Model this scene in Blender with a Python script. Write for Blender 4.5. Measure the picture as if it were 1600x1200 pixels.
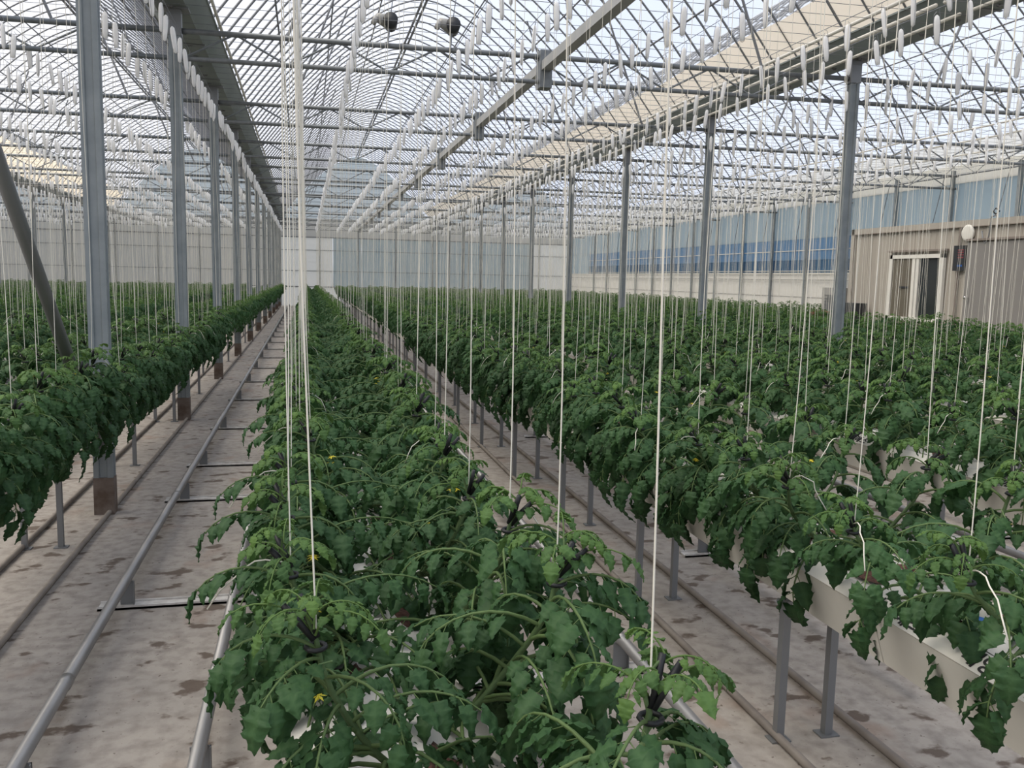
import bpy, math, random
import numpy as np
from mathutils import Vector, Matrix
C = bpy.context.scene.collection
R = random.Random(7)
for _o in list(bpy.data.objects): bpy.data.objects.remove(_o)

# ------------------------------------------------------------------ camera
F = 1350.0
def _n(v): return v / np.linalg.norm(v)
_Y = _n(np.array([479-800, 429-600, F])); _D = np.array([564-800, 11700-600, F]); _D = _n(_D - _D.dot(_Y)*_Y)
_X = _n(np.cross(_D, _Y)); _X = _X if _X[0] > 0 else -_X
CAM_H = 1.75
cam = bpy.data.objects.new('camera', bpy.data.cameras.new('camera')); C.objects.link(cam)
_r = Vector((_X[0], _Y[0], -_D[0])); _d = Vector((_X[1], _Y[1], -_D[1])); _f = Vector((_X[2], _Y[2], -_D[2]))
cam.matrix_world = Matrix(((_r.x, -_d.x, -_f.x, 0), (_r.y, -_d.y, -_f.y, 0), (_r.z, -_d.z, -_f.z, CAM_H), (0, 0, 0, 1)))
cam.data.sensor_width = 36; cam.data.lens = 36*F/1600; cam.data.clip_start = 0.05; cam.data.clip_end = 400
bpy.context.scene.camera = cam
def proj(x, y, z):
    p = x*_X + y*_Y + (CAM_H - z)*_D
    if p[2] < 0.05: return (-9999, -9999)
    return (800 + F*p[0]/p[2], 600 + F*p[1]/p[2])

# ------------------------------------------------------------------ light and exposure
sc = bpy.context.scene
sc.view_settings.view_transform = 'Standard'; sc.view_settings.look = 'None'
sc.view_settings.gamma = 1; sc.view_settings.use_curve_mapping = False
sc.view_settings.exposure = 0.42
sc.cycles.max_bounces = 7; sc.cycles.diffuse_bounces = 3; sc.cycles.glossy_bounces = 2
sc.cycles.transmission_bounces = 3; sc.cycles.transparent_max_bounces = 16
sc.cycles.caustics_reflective = False; sc.cycles.caustics_refractive = False
W = bpy.data.worlds.new('world'); sc.world = W; W.use_nodes = True
nt = W.node_tree; nt.nodes.clear()
def N(nt, t, **k):
    n = nt.nodes.new(t)
    for a, b in k.items():
        if a in n.inputs: n.inputs[a].default_value = b
        else: setattr(n, a, b)
    return n
out = N(nt, 'ShaderNodeOutputWorld'); bg = N(nt, 'ShaderNodeBackground'); bg.inputs['Strength'].default_value = 1.02
tc = N(nt, 'ShaderNodeTexCoord'); sep = N(nt, 'ShaderNodeSeparateXYZ'); nt.links.new(tc.outputs['Generated'], sep.inputs[0])
mx = N(nt, 'ShaderNodeMapRange'); mx.inputs['From Min'].default_value = -0.45; mx.inputs['From Max'].default_value = 0.25
nt.links.new(sep.outputs['X'], mx.inputs['Value'])
m1 = N(nt, 'ShaderNodeMix', data_type='RGBA'); m1.inputs[6].default_value = (0.80, 0.79, 0.81, 1); m1.inputs[7].default_value = (0.69, 0.75, 0.89, 1)
nt.links.new(mx.outputs[0], m1.inputs[0])
no = N(nt, 'ShaderNodeTexNoise', Scale=2.2, Detail=3.0); nt.links.new(tc.outputs['Generated'], no.inputs['Vector'])
m2 = N(nt, 'ShaderNodeMix', data_type='RGBA'); m2.inputs[7].default_value = (0.58, 0.67, 0.84, 1)
mr = N(nt, 'ShaderNodeMapRange'); mr.inputs['From Min'].default_value = 0.5; mr.inputs['From Max'].default_value = 0.75; mr.inputs['To Max'].default_value = 0.6
nt.links.new(no.outputs[0], mr.inputs['Value']); nt.links.new(mr.outputs[0], m2.inputs[0]); nt.links.new(m1.outputs[2], m2.inputs[6])
mg = N(nt, 'ShaderNodeMix', data_type='RGBA'); mg.inputs[6].default_value = (0.20, 0.21, 0.20, 1)
mz = N(nt, 'ShaderNodeMapRange'); mz.inputs['From Min'].default_value = -0.02; mz.inputs['From Max'].default_value = 0.02
nt.links.new(sep.outputs['Z'], mz.inputs['Value']); nt.links.new(mz.outputs[0], mg.inputs[0]); nt.links.new(m2.outputs[2], mg.inputs[7])
nt.links.new(mg.outputs[2], bg.inputs['Color']); nt.links.new(bg.outputs[0], out.inputs['Surface'])
sl = bpy.data.lights.new('sun', 'SUN'); sl.energy = 2.7; sl.angle = math.radians(55); sl.color = (1.0, 0.94, 0.84)
sun = bpy.data.objects.new('sun', sl); C.objects.link(sun)
sun.rotation_euler = Vector((0.50, -0.12, -0.86)).to_track_quat('-Z', 'Y').to_euler()

# ------------------------------------------------------------------ materials
def mat(name, col, rough=0.6, metal=0.0, noise=None, bump=0.0, col2=None, scale=8.0, trans=0.0, transp=0.0, detail=4.0, stretch=None):
    m = bpy.data.materials.new(name); m.use_nodes = True; nt = m.node_tree
    p = nt.nodes['Principled BSDF']; p.inputs['Roughness'].default_value = rough; p.inputs['Metallic'].default_value = metal
    p.inputs['Base Color'].default_value = (*col, 1)
    tcn = N(nt, 'ShaderNodeTexCoord'); src = tcn.outputs['Object']
    if stretch:
        mp = N(nt, 'ShaderNodeMapping'); mp.inputs['Scale'].default_value = stretch; nt.links.new(src, mp.inputs[0]); src = mp.outputs[0]
    if col2 or bump:
        ns = N(nt, 'ShaderNodeTexNoise', Scale=scale, Detail=detail); nt.links.new(src, ns.inputs['Vector'])
    if col2:
        cr = N(nt, 'ShaderNodeMapRange'); cr.inputs['From Min'].default_value = 0.35; cr.inputs['From Max'].default_value = 0.65
        nt.links.new(ns.outputs[0], cr.inputs['Value'])
        mm = N(nt, 'ShaderNodeMix', data_type='RGBA'); mm.inputs[6].default_value = (*col, 1); mm.inputs[7].default_value = (*col2, 1)
        nt.links.new(cr.outputs[0], mm.inputs[0]); nt.links.new(mm.outputs[2], p.inputs['Base Color'])
    if bump:
        b = N(nt, 'ShaderNodeBump'); b.inputs['Strength'].default_value = bump; b.inputs['Distance'].default_value = 0.01
        nt.links.new(ns.outputs[0], b.inputs['Height']); nt.links.new(b.outputs[0], p.inputs['Normal'])
    last = p.outputs[0]; o = nt.nodes['Material Output']
    if trans:
        t = N(nt, 'ShaderNodeBsdfTranslucent'); t.inputs[0].default_value = (*[min(1, c*1.15) for c in col], 1)
        ms = N(nt, 'ShaderNodeMixShader'); ms.inputs[0].default_value = trans
        nt.links.new(last, ms.inputs[1]); nt.links.new(t.outputs[0], ms.inputs[2]); last = ms.outputs[0]
    if transp:
        t = N(nt, 'ShaderNodeBsdfTransparent'); ms = N(nt, 'ShaderNodeMixShader'); ms.inputs[0].default_value = transp
        nt.links.new(last, ms.inputs[1]); nt.links.new(t.outputs[0], ms.inputs[2]); last = ms.outputs[0]
    nt.links.new(last, o.inputs['Surface'])
    return m
M = {}
M['galv'] = mat('galvanised_steel', (0.22, 0.235, 0.245), 0.5, 0.3, col2=(0.17, 0.185, 0.195), scale=14)
M['beam'] = mat('light_galvanised_steel', (0.42, 0.42, 0.42), 0.6, 0.1, col2=(0.36, 0.365, 0.36), scale=5)
M['post'] = mat('post_steel', (0.26, 0.285, 0.295), 0.55, 0.15, col2=(0.21, 0.235, 0.245), scale=6)
M['hoop'] = mat('hoop_steel', (0.20, 0.205, 0.215), 0.5, 0.2)
M['gutter'] = mat('gutter_steel', (0.24, 0.27, 0.26), 0.6, 0.2, col2=(0.19, 0.22, 0.21), scale=3, stretch=(1, .3, 1))
M['rust'] = mat('rusty_steel', (0.11, 0.075, 0.055), 0.85, 0.0, col2=(0.20, 0.16, 0.135), scale=9)
M['rail'] = mat('rail_steel', (0.33, 0.32, 0.31), 0.42, 0.5, col2=(0.25, 0.245, 0.24), scale=18, stretch=(1, .15, 1))
M['raildk'] = mat('bracket_steel', (0.22, 0.225, 0.23), 0.5, 0.4)
M['strip'] = mat('white_base_strip', (0.66, 0.64, 0.61), 0.6, 0, col2=(0.50, 0.47, 0.44), scale=20)
M['floorpipe'] = mat('floor_pipe', (0.27, 0.235, 0.20), 0.6, 0.1, col2=(0.2, 0.17, 0.145), scale=7)
M['foam'] = mat('white_foam', (0.74, 0.71, 0.63), 0.75, 0, col2=(0.66, 0.63, 0.56), scale=4, bump=0.25)
M['film'] = mat('white_film', (0.60, 0.58, 0.53), 0.5, 0, bump=0.8, scale=9)
M['soil'] = mat('brown_substrate', (0.05, 0.025, 0.018), 0.95, 0, col2=(0.13, 0.06, 0.045), scale=60, bump=1.0)
M['ink'] = mat('black_ink', (0.015, 0.015, 0.015), 0.6)
M['blue'] = mat('blue_print', (0.02, 0.09, 0.30), 0.5)
M['twine'] = mat('white_twine', (0.78, 0.74, 0.64), 0.85)
M['bobbin'] = mat('bobbin_twine', (0.95, 0.94, 0.93), 0.85, trans=0.5)
M['wire'] = mat('thin_wire', (0.22, 0.23, 0.25), 0.5, 0.4)
M['clip'] = mat('black_clip', (0.008, 0.009, 0.010), 0.5)
M['yellow'] = mat('yellow_petal', (0.78, 0.66, 0.05), 0.6, trans=0.2)
M['tan'] = mat('tan_screen', (0.90, 0.76, 0.60), 0.8, trans=0.7, bump=0.3, scale=6)
M['cream'] = mat('cream_film', (0.86, 0.83, 0.76), 0.7, trans=0.75)
M['whitepipe'] = mat('white_pipe', (0.76, 0.73, 0.66), 0.6, trans=0.1)
M['roof'] = mat('roof_film', (0.80, 0.82, 0.86), 0.5, trans=0.6, transp=0.84)
M['pale'] = mat('pale_wall_film', (0.48, 0.54, 0.56), 0.6, trans=0.6, col2=(0.40, 0.47, 0.50), scale=1.2)
M['greyf'] = mat('grey_wall_film', (0.58, 0.575, 0.555), 0.6, trans=0.6, col2=(0.50, 0.52, 0.525), scale=0.35)
M['gable'] = mat('gable_film', (0.44, 0.51, 0.54), 0.5, trans=0.6, transp=0.1)
M['whitew'] = mat('white_panel', (0.82, 0.82, 0.80), 0.6, trans=0.5, col2=(0.76, 0.76, 0.75), scale=0.8)
M['bwhite'] = mat('white_side_panel', (0.82, 0.79, 0.73), 0.6, trans=0.5)
M['sky1'] = mat('pale_blue_film', (0.50, 0.575, 0.605), 0.6, trans=0.6, col2=(0.46, 0.54, 0.58), scale=0.8)
M['sky2'] = mat('blue_film', (0.24, 0.38, 0.52), 0.6, trans=0.6)
M['sky3'] = mat('deep_blue_film', (0.05, 0.14, 0.26), 0.6, trans=0.5, col2=(0.18, 0.31, 0.44), scale=2.5, stretch=(1, 3, .05))
M['taupe'] = mat('taupe_panel', (0.43, 0.39, 0.335), 0.6, 0.0, col2=(0.39, 0.35, 0.30), scale=1.5, stretch=(1, 1, .2))
M['taupedk'] = mat('taupe_trim', (0.25, 0.21, 0.18), 0.6)
M['door'] = mat('grey_door', (0.25, 0.235, 0.22), 0.5)
M['pvc'] = mat('white_pvc', (0.80, 0.77, 0.70), 0.4)
M['dark'] = mat('dark_plastic', (0.03, 0.032, 0.036), 0.5)
M['glassw'] = mat('window_glass', (0.16, 0.14, 0.11), 0.12)
M['glassd'] = mat('dark_window_glass', (0.035, 0.04, 0.042), 0.08)
M['chrome'] = mat('chrome', (0.6, 0.58, 0.55), 0.25, 1.0)
M['redled'] = mat('red_print', (0.22, 0.04, 0.05), 0.5)
M['terracotta'] = mat('terracotta', (0.23, 0.10, 0.06), 0.8)
M['acgrey'] = mat('grey_casing', (0.36, 0.35, 0.33), 0.5)

def veg_mat():
    m = bpy.data.materials.new('tomato_leaf'); m.use_nodes = True; nt = m.node_tree
    p = nt.nodes['Principled BSDF']; p.inputs['Roughness'].default_value = 0.6; p.inputs['Specular IOR Level'].default_value = 0.3
    a = N(nt, 'ShaderNodeVertexColor'); a.layer_name = 'Col'
    oi = N(nt, 'ShaderNodeObjectInfo'); hs = N(nt, 'ShaderNodeHueSaturation')
    mr = N(nt, 'ShaderNodeMapRange'); mr.inputs['To Min'].default_value = 0.85; mr.inputs['To Max'].default_value = 1.02
    nt.links.new(oi.outputs['Random'], mr.inputs['Value']); nt.links.new(mr.outputs[0], hs.inputs['Value'])
    tcn = N(nt, 'ShaderNodeTexCoord'); ns = N(nt, 'ShaderNodeTexNoise', Scale=38.0, Detail=2.0); nt.links.new(tcn.outputs['Object'], ns.inputs['Vector'])
    b = N(nt, 'ShaderNodeBump'); b.inputs['Strength'].default_value = 0.55; b.inputs['Distance'].default_value = 0.012
    nt.links.new(ns.outputs[0], b.inputs['Height']); nt.links.new(b.outputs[0], p.inputs['Normal'])
    nt.links.new(a.outputs['Color'], hs.inputs['Color']); nt.links.new(hs.outputs[0], p.inputs['Base Color'])
    t = N(nt, 'ShaderNodeBsdfTranslucent'); nt.links.new(hs.outputs[0], t.inputs[0])
    ms = N(nt, 'ShaderNodeMixShader'); ms.inputs[0].default_value = 0.22
    nt.links.new(p.outputs[0], ms.inputs[1]); nt.links.new(t.outputs[0], ms.inputs[2]); nt.links.new(ms.outputs[0], nt.nodes['Material Output'].inputs['Surface'])
    return m
M['leaf'] = veg_mat()

def floor_mat():
    m = bpy.data.materials.new('stained_floor_sheet'); m.use_nodes = True; nt = m.node_tree
    p = nt.nodes['Principled BSDF']; p.inputs['Roughness'].default_value = 0.85
    g = N(nt, 'ShaderNodeTexCoord').outputs['Object']
    def noise(s, d, mn, mxv, stretch=None, to=1.0):
        src = g
        if stretch:
            mp = N(nt, 'ShaderNodeMapping'); mp.inputs['Scale'].default_value = stretch; nt.links.new(g, mp.inputs[0]); src = mp.outputs[0]
        n = N(nt, 'ShaderNodeTexNoise', Scale=s, Detail=d); nt.links.new(src, n.inputs['Vector'])
        r = N(nt, 'ShaderNodeMapRange'); r.inputs['From Min'].default_value = mn; r.inputs['From Max'].default_value = mxv; r.inputs['To Max'].default_value = to
        nt.links.new(n.outputs[0], r.inputs['Value']); return r.outputs[0]
    def mix(f, a, b):
        x = N(nt, 'ShaderNodeMix', data_type='RGBA'); nt.links.new(f, x.inputs[0])
        if isinstance(a, tuple): x.inputs[6].default_value = (*a, 1)
        else: nt.links.new(a, x.inputs[6])
        x.inputs[7].default_value = (*b, 1); return x.outputs[2]
    c = mix(noise(1.1, 5, .35, .65), (0.42, 0.375, 0.33), (0.33, 0.30, 0.27))
    c = mix(noise(14, 8, .42, .68, None, .75), c, (0.23, 0.20, 0.175))
    c = mix(noise(2.6, 3, .60, .72, (1, .7, 1), .55), c, (0.30, 0.20, 0.145))
    c = mix(noise(5.5, 8, .595, .645, (.85, 1.2, 1), .85), c, (0.09, 0.06, 0.042))
    c = mix(noise(45, 3, .66, .72, None, .75), c, (0.09, 0.065, 0.05))
    nt.links.new(c, p.inputs['Base Color'])
    n = N(nt, 'ShaderNodeTexNoise', Scale=9.0, Detail=6.0); nt.links.new(g, n.inputs['Vector'])
    b = N(nt, 'ShaderNodeBump'); b.inputs['Strength'].default_value = 0.5; b.inputs['Distance'].default_value = 0.02
    nt.links.new(n.outputs[0], b.inputs['Height']); nt.links.new(b.outputs[0], p.inputs['Normal'])
    return m
M['floor'] = floor_mat()

# ------------------------------------------------------------------ mesh helpers
class MB:
    def __init__(s): s.v = []; s.f = []; s.m = []; s.c = []
    def add(s, vs, fs, mi=0, col=(1, 1, 1)):
        b = len(s.v); s.v += [tuple(p) for p in vs]; s.f += [tuple(i+b for i in f) for f in fs]; s.m += [mi]*len(fs)
        s.c += ([col]*len(vs) if not isinstance(col, list) else col)
    def box(s, x0, x1, y0, y1, z0, z1, mi=0):
        vs = [(x, y, z) for x in (x0, x1) for y in (y0, y1) for z in (z0, z1)]
        s.add(vs, [(0, 1, 3, 2), (4, 6, 7, 5), (0, 4, 5, 1), (2, 3, 7, 6), (0, 2, 6, 4), (1, 5, 7, 3)], mi)
    def tube(s, pts, r, n=6, mi=0, col=(1, 1, 1), cap=True):
        pts = [Vector(p) for p in pts]; rs = r if isinstance(r, (list, tuple)) else [r]*len(pts)
        vs = []; fs = []; prev = None
        for i, p in enumerate(pts):
            t = (pts[min(i+1, len(pts)-1)] - pts[max(i-1, 0)]).normalized()
            if prev is None:
                a = Vector((0, 0, 1)) if abs(t.z) < 0.9 else Vector((1, 0, 0))
                u = t.cross(a).normalized()
            else: u = (prev - t*prev.dot(t)).normalized()
            prev = u; w = t.cross(u)
            for k in range(n):
                an = 2*math.pi*k/n; vs.append(p + (u*math.cos(an) + w*math.sin(an))*rs[i])
        for i in range(len(pts)-1):
            for k in range(n):
                k2 = (k+1) % n; fs.append((i*n+k, i*n+k2, (i+1)*n+k2, (i+1)*n+k))
        if cap: fs.append(tuple(range(n))[::-1]); fs.append(tuple((len(pts)-1)*n+k for k in range(n)))
        s.add(vs, fs, mi, col)
    def prism(s, prof, y0, y1, mi=0, closed=True):   # profile in x,z swept along y
        n = len(prof); vs = [(x, y0, z) for x, z in prof] + [(x, y1, z) for x, z in prof]
        fs = [(i, (i+1) % n, n+(i+1) % n, n+i) for i in range(n if closed else n-1)]
        if closed: fs += [tuple(range(n))[::-1], tuple(range(n, 2*n))]
        s.add(vs, fs, mi)
    def prismz(s, prof, z0, z1, mi=0):
        n = len(prof); vs = [(x, y, z0) for x, y in prof] + [(x, y, z1) for x, y in prof]
        s.add(vs, [(i, (i+1) % n, n+(i+1) % n, n+i) for i in range(n)] + [tuple(range(n))[::-1], tuple(range(n, 2*n))], mi)
    def mesh(s, name, mats, smooth=False):
        me = bpy.data.meshes.new(name); me.from_pydata(s.v, [], s.f)
        for m in (mats if isinstance(mats, (list, tuple)) else [mats]): me.materials.append(m)
        me.polygons.foreach_set('material_index', s.m)
        if smooth: me.polygons.foreach_set('use_smooth', [True]*len(me.polygons))
        if any(c != (1, 1, 1) for c in s.c):
            a = me.color_attributes.new('Col', 'FLOAT_COLOR', 'POINT')
            a.data.foreach_set('color', np.array([(*c, 1.0) for c in s.c], dtype=np.float32).ravel())
        me.update(); return me
def link(name, me, parent=None, loc=None, rot=None):
    o = bpy.data.objects.new(name, me); C.objects.link(o)
    if parent: o.parent = parent
    if loc: o.location = loc
    if rot: o.rotation_euler = rot
    return o
def thing(name, label, cat, loc=(0, 0, 0), group=None, me=None, kind=None, rot=None):
    o = link(name, me, None, loc, rot); o['label'] = label; o['category'] = cat
    if group: o['group'] = group
    if kind: o['kind'] = kind
    return o
def struct(name, me, label, cat='structure', parent=None):
    o = link(name, me, parent)
    if parent is None: o['kind'] = 'structure'; o['label'] = label; o['category'] = cat
    return o
_ones = 'first second third fourth fifth sixth seventh eighth ninth tenth eleventh twelfth thirteenth fourteenth fifteenth sixteenth seventeenth eighteenth nineteenth'.split()
_tens = ['twenty', 'thirty', 'forty', 'fifty', 'sixty', 'seventy', 'eighty', 'ninety']
_tenth = ['twentieth', 'thirtieth', 'fortieth', 'fiftieth', 'sixtieth', 'seventieth', 'eightieth', 'ninetieth']
def ordn(i):
    if i < 20: return _ones[i-1]
    if i < 100: return _tenth[i//10-2] if i % 10 == 0 else _tens[i//10-2] + '-' + _ones[i % 10-1]
    return 'hundred-and-' + ordn(i-100) if i > 100 else 'hundredth'

# ------------------------------------------------------------------ layout numbers
PITCH = 1.70; Z0 = 4.70; RISE = 3.65; HALF = 4.25; XR = 15.54; YE = 50.2
GL = [-18.46, -9.96, -1.46, 7.04, XR]            # gutter lines
BC = [-14.21, -5.71, 2.79, 11.29]                # bay centres
BN = ['outer left bay', 'left bay', 'centre bay', 'right bay']
YP = [2.1 + 4.18*i for i in range(12)]           # post positions along the rows
ROWS = [(k, 0.22 + PITCH*k) for k in range(0, 9)] + [(-k, -1.58 - PITCH*(k-1)) for k in range(1, 10)]
ROWS.sort()
def rowname(k):
    if k == 0: return 'centre row'
    if k > 0: return (ordn(k) + ' row right of centre')
    return (ordn(-k) + ' row left of centre')
CX = 12.75; CY0 = 12.4; CY1 = 18.55              # site cabin
def row_y0(k):
    if k == 8: return 20.6
    if k == 7: return 1.6
    return 1.0
SK = 0.041; SKA = -math.atan(SK)                 # cross frames stand slightly askew to the rows
def sky_(x): return SK*(7.04-x)
def roofz(x, c): return Z0 + RISE*(1 - abs((x-c)/HALF)**1.6)

# ------------------------------------------------------------------ setting: floor, walls, roof
b = MB(); b.add([(-18.9, -4, 0), (15.7, -4, 0), (15.7, 50.4, 0), (-18.9, 50.4, 0)], [(0, 1, 2, 3)])
struct('floor', b.mesh('floor', M['floor']), 'beige sheeted greenhouse floor with brown stains')
# far wall
wb = link('wall_back', None); wb['kind'] = 'structure'; wb['label'] = 'far end wall of grey and white panels behind the rows'; wb['category'] = 'wall'
def panel(name, x0, x1, z0, z1, m, y=YE):
    b = MB(); b.box(x0, x1, y, y+0.04, z0, z1); return link(name, b.mesh(name, m), wb)
panel('lower_panel', -18.5, 15.6, 0, 1.05, M['whitew'])
for (x0, x1, m) in [(-18.5, -10.1, 'greyf'), (-10.1, -1.46, 'greyf'), (-1.46, 1.45, 'whitew'), (1.45, 3.05, 'pale'), (3.05, 7.1, 'pale'), (7.1, 12.9, 'pale'), (12.9, 15.5, 'whitew')]:
    panel('wall_panel', x0+0.01, x1-0.01, 1.1, 3.80, M[m])
panel('sill_rail', -18.5, 15.6, 1.05, 1.10, M['raildk'], YE-0.03)
panel('top_rail', -18.5, 15.6, 3.80, 3.85, M['raildk'], YE-0.04)
panel('upper_strip', -18.5, 15.6, 3.85, 4.75, M['greyf'])
for zr in (1.95, 3.1): panel('middle_rail', -18.5, 15.6, zr, zr+0.025, M['galv'], YE-0.03)
for i in range(17): 
    x = -18.4 + 2.125*i; b = MB(); b.box(x-0.035, x+0.035, YE-0.06, YE, 0, 4.6); link('wall_stud', b.mesh('wall_stud', M['galv']), wb)
for bi, c in enumerate(BC):
    xs = [c - HALF + 2*HALF*i/28 for i in range(29)]
    b = MB(); vs = [(x, YE+0.02, Z0) for x in xs] + [(x, YE+0.02, roofz(x, c)) for x in xs]
    b.add(vs, [(i, i+1, 30+i, 29+i) for i in range(28)]); link('gable_panel', b.mesh('gable', M['gable']), wb)
    b = MB()
    for j in range(1, 14):
        z = Z0 + 0.27*j
        s_ = max(0.0, 1-(z-Z0)/RISE)**(1/1.6)*HALF
        if s_ > 0.1: b.box(c-s_, c+s_, YE-0.03, YE, z-0.012, z+0.012)
    link('gable_rails', b.mesh('gable_rails', M['galv']), wb)
# side walls
wl = MB(); wl.box(-18.90, -18.86, -4, YE, 0, 4.8)
struct('wall_left', wl.mesh('wall_left', M['greyf']), 'pale grey film wall far beyond the left rows', 'wall')
wr = link('wall_right', None); wr['kind'] = 'structure'; wr['label'] = 'right side wall with blue curtain film above white panels'; wr['category'] = 'wall'
def rpanel(name, z0, z1, m, dx=0.0, y0=-4, y1=YE, th=0.03):
    b = MB(); b.box(XR+dx, XR+dx+th, y0, y1, z0, z1); return link(name, b.mesh(name, m), wr)
rpanel('lower_panel', 0, 2.13, M['bwhite']); rpanel('deep_blue_band', 2.13, 2.55, M['sky3'], y1=47); rpanel('blue_band', 2.55, 3.22, M['sky2'], y1=47)
rpanel('deep_blue_band', 2.13, 3.22, M['sky1'], y0=47); rpanel('pale_blue_band', 3.22, 4.29, M['sky1']); rpanel('cream_band', 4.29, 4.74, M['cream'])
rpanel('clamp_rail', 2.84, 2.865, M['whitepipe'], -0.02, y1=47); rpanel('lower_clamp_rail', 2.19, 2.21, M['whitepipe'], -0.02, y1=47)
rpanel('sill_rail', 2.10, 2.14, M['whitepipe'], -0.06); rpanel('hose_rail', 1.90, 1.93, M['acgrey'], -0.08)
rpanel('seam', 1.36, 1.375, M['acgrey'], -0.015)
for i in range(20):
    y = 3.95 + 2.09*i + 2.09
    b = MB(); b.box(XR-0.14, XR-0.06, y-0.04, y+0.04, 0, 4.6); link('side_post', b.mesh('side_post', M['post']), wr)
    b = MB(); b.tube([(XR-0.1, y+0.3, 4.5), (XR-0.1, y+0.62, 3.3), (XR-0.08, y+0.66, 2.6)], 0.012, 4); link('curtain_cord', b.mesh('curtain_cord', M['wire']), wr)
b = MB()
y = 4.0
while y < 48:
    b.tube([(XR-0.2, y, 4.78), (XR-0.2, y+0.55, 4.46), (XR-0.2, y+1.1, 4.78)], 0.010, 4); y += 1.1
b.tube([(XR-0.2, 3, 4.46), (XR-0.2, 49, 4.46)], 0.018, 4); b.tube([(XR-0.2, 3, 4.80), (XR-0.2, 49, 4.80)], 0.018, 4)
link('eave_truss', b.mesh('eave_truss', M['galv']), wr)
# roof film
for bi, c in enumerate(BC):
    xs = [c - HALF + 2*HALF*i/28 for i in range(29)]; b = MB()
    vs = [(x, -4, roofz(x, c)+0.03) for x in xs] + [(x, YE+0.1, roofz(x, c)+0.03) for x in xs]
    b.add(vs, [(i, i+1, 30+i, 29+i) for i in range(28)])
    o = struct('ceiling', b.mesh('roof_film', M['roof'], True), 'clear film roof over the '+BN[bi], 'roof')

# posts
def post_mesh(h, w=0.13, d=0.10):
    b = MB(); x = w/2; y = d/2
    prof = [(-x, -y), (-x*.45, -y), (-x*.35, -y+.012), (x*.35, -y+.012), (x*.45, -y), (x, -y), (x, -y*.35), (x-.012, -y*.25), (x-.012, y*.25), (x, y*.35), (x, y), (-x, y), (-x, y*.35), (-x+.012, y*.25), (-x+.012, -y*.25), (-x, -y*.35)]
    b.prismz(prof, 0.27, h); return b.mesh('post', M['post'])
PM = post_mesh(Z0)
b = MB(); b.prismz([(-.068, -.055), (.068, -.055), (.068, .055), (-.068, .055)], 0, 0.27); FM = b.mesh('footing', M['rust'])
b = MB(); b.box(-.16, .16, -.09, .09, Z0-0.02, Z0); b.box(-.075, .075, -.06, .06, Z0-.3, Z0-.02); HM = b.mesh('head_plate', M['raildk'])
for gi, x in enumerate(GL[:4]):
    nm = ['outermost left post line', 'second post line on the left', 'post line beside the left aisle', 'post line right of the centre rows'][gi]
    for i, y in enumerate(YP):
        if y < 5 and gi != 2: continue
        p = thing('support_post', 'grey steel post, %s from the camera in the %s' % (ordn(i+1), nm), 'post', (x + (.03 if gi == 2 else 0), y+sky_(x), 0), 'steel posts under the gutters')
        link('post_shaft', PM, p); f = link('footing', FM, p); f['label'] = 'rust-brown post base'; link('head_plate', HM, p)
# diagonal brace
b = MB(); b.tube([(-1.44, YP[1]+.28, 0.50), (-1.44, 4.8, 2.17), (-1.44, YP[0]+0.35, 4.45)], 0.038, 10)
thing('diagonal_brace', 'dark steel tube leaning from the nearest left post up out of the picture', 'brace', me=b.mesh('brace', M['raildk'], True))

# gutters with rolled screens
for gi, x in enumerate(GL[:4]):
    nm = ['outer left wall', 'second left post line', 'post line beside the left aisle', 'post line right of the centre rows', 'blue right wall'][gi]
    g = thing('roof_gutter', 'long grey valley gutter above the ' + nm, 'gutter', (x, 0, 0))
    b = MB(); b.prism([(-.17, Z0), (.17, Z0), (.34, Z0+.20), (.36, Z0+.20), (.36, Z0+.22), (.32, Z0+.22), (.16, Z0+.015), (-.16, Z0+.015), (-.32, Z0+.22), (-.36, Z0+.22), (-.36, Z0+.20), (-.34, Z0+.20)], -2, YE-.1)
    link('gutter_channel', b.mesh('gutter', M['gutter']), g)
    b = MB()
    for y in np.arange(4, YE-1, 2.09): b.box(-.19, .19, y-.02, y+.02, Z0-.012, Z0)
    link('gutter_joints', b.mesh('joints', M['raildk']), g)

def strip_thing(c, s0, s1, y0, y1, label, m='tan', dz=-0.03):
    b = MB(); n = 5; vs = []
    ss = [s0 + (s1-s0)*i/n for i in range(n+1)]
    ys = np.arange(y0, y1, 1.05)
    for y in ys:
        for s_ in ss:
            x = c + HALF*s_; vs.append((x, y, roofz(x, c)+dz-0.02*math.sin(y*3.0+s_*20)))
    k = n+1
    fs = [(j*k+i, j*k+i+1, (j+1)*k+i+1, (j+1)*k+i) for j in range(len(ys)-1) for i in range(n)]
    b.add(vs, fs); me = b.mesh('screen_strip', M[m], True)
    return thing('shade_screen', label, 'screen', me=me)
strip_thing(BC[2], 0.865, 0.962, 3, 49.8, 'tan shade screen along the roof slope left of the right-hand gutter')
strip_thing(BC[3], 0.91, 0.99, 3, 49.8, 'cream shade screen under the roof slope above the blue wall', 'cream')
strip_thing(BC[1], -0.80, -0.955, 8, 49.8, 'pinkish tan shade screen under the roof slope at far left')
def pipe(name, pts, r, m, label, cat, n=8, group=None):
    b = MB(); b.tube(pts, r, n); return thing(name, label, cat, me=b.mesh(name, M[m], True), group=group)
def broken_pipe(x, z, dz, seg, label, r=0.022, y0=4, y1=49):
    t = thing('screen_roller', label, 'roller', (x, y0, z)); y = y0; i = 0
    while y < y1:
        b = MB(); b.tube([(0, y-y0, dz*(i % 2)), (0, y-y0+seg*.97, dz*((i+1) % 2)*0.6)], r, 6); link('roller_tube', b.mesh('roller', M['whitepipe'], True), t); y += seg; i += 1
broken_pipe(6.42, 4.66, 0.02, 4.18, 'white screen tube nearest the right-hand gutter')
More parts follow.
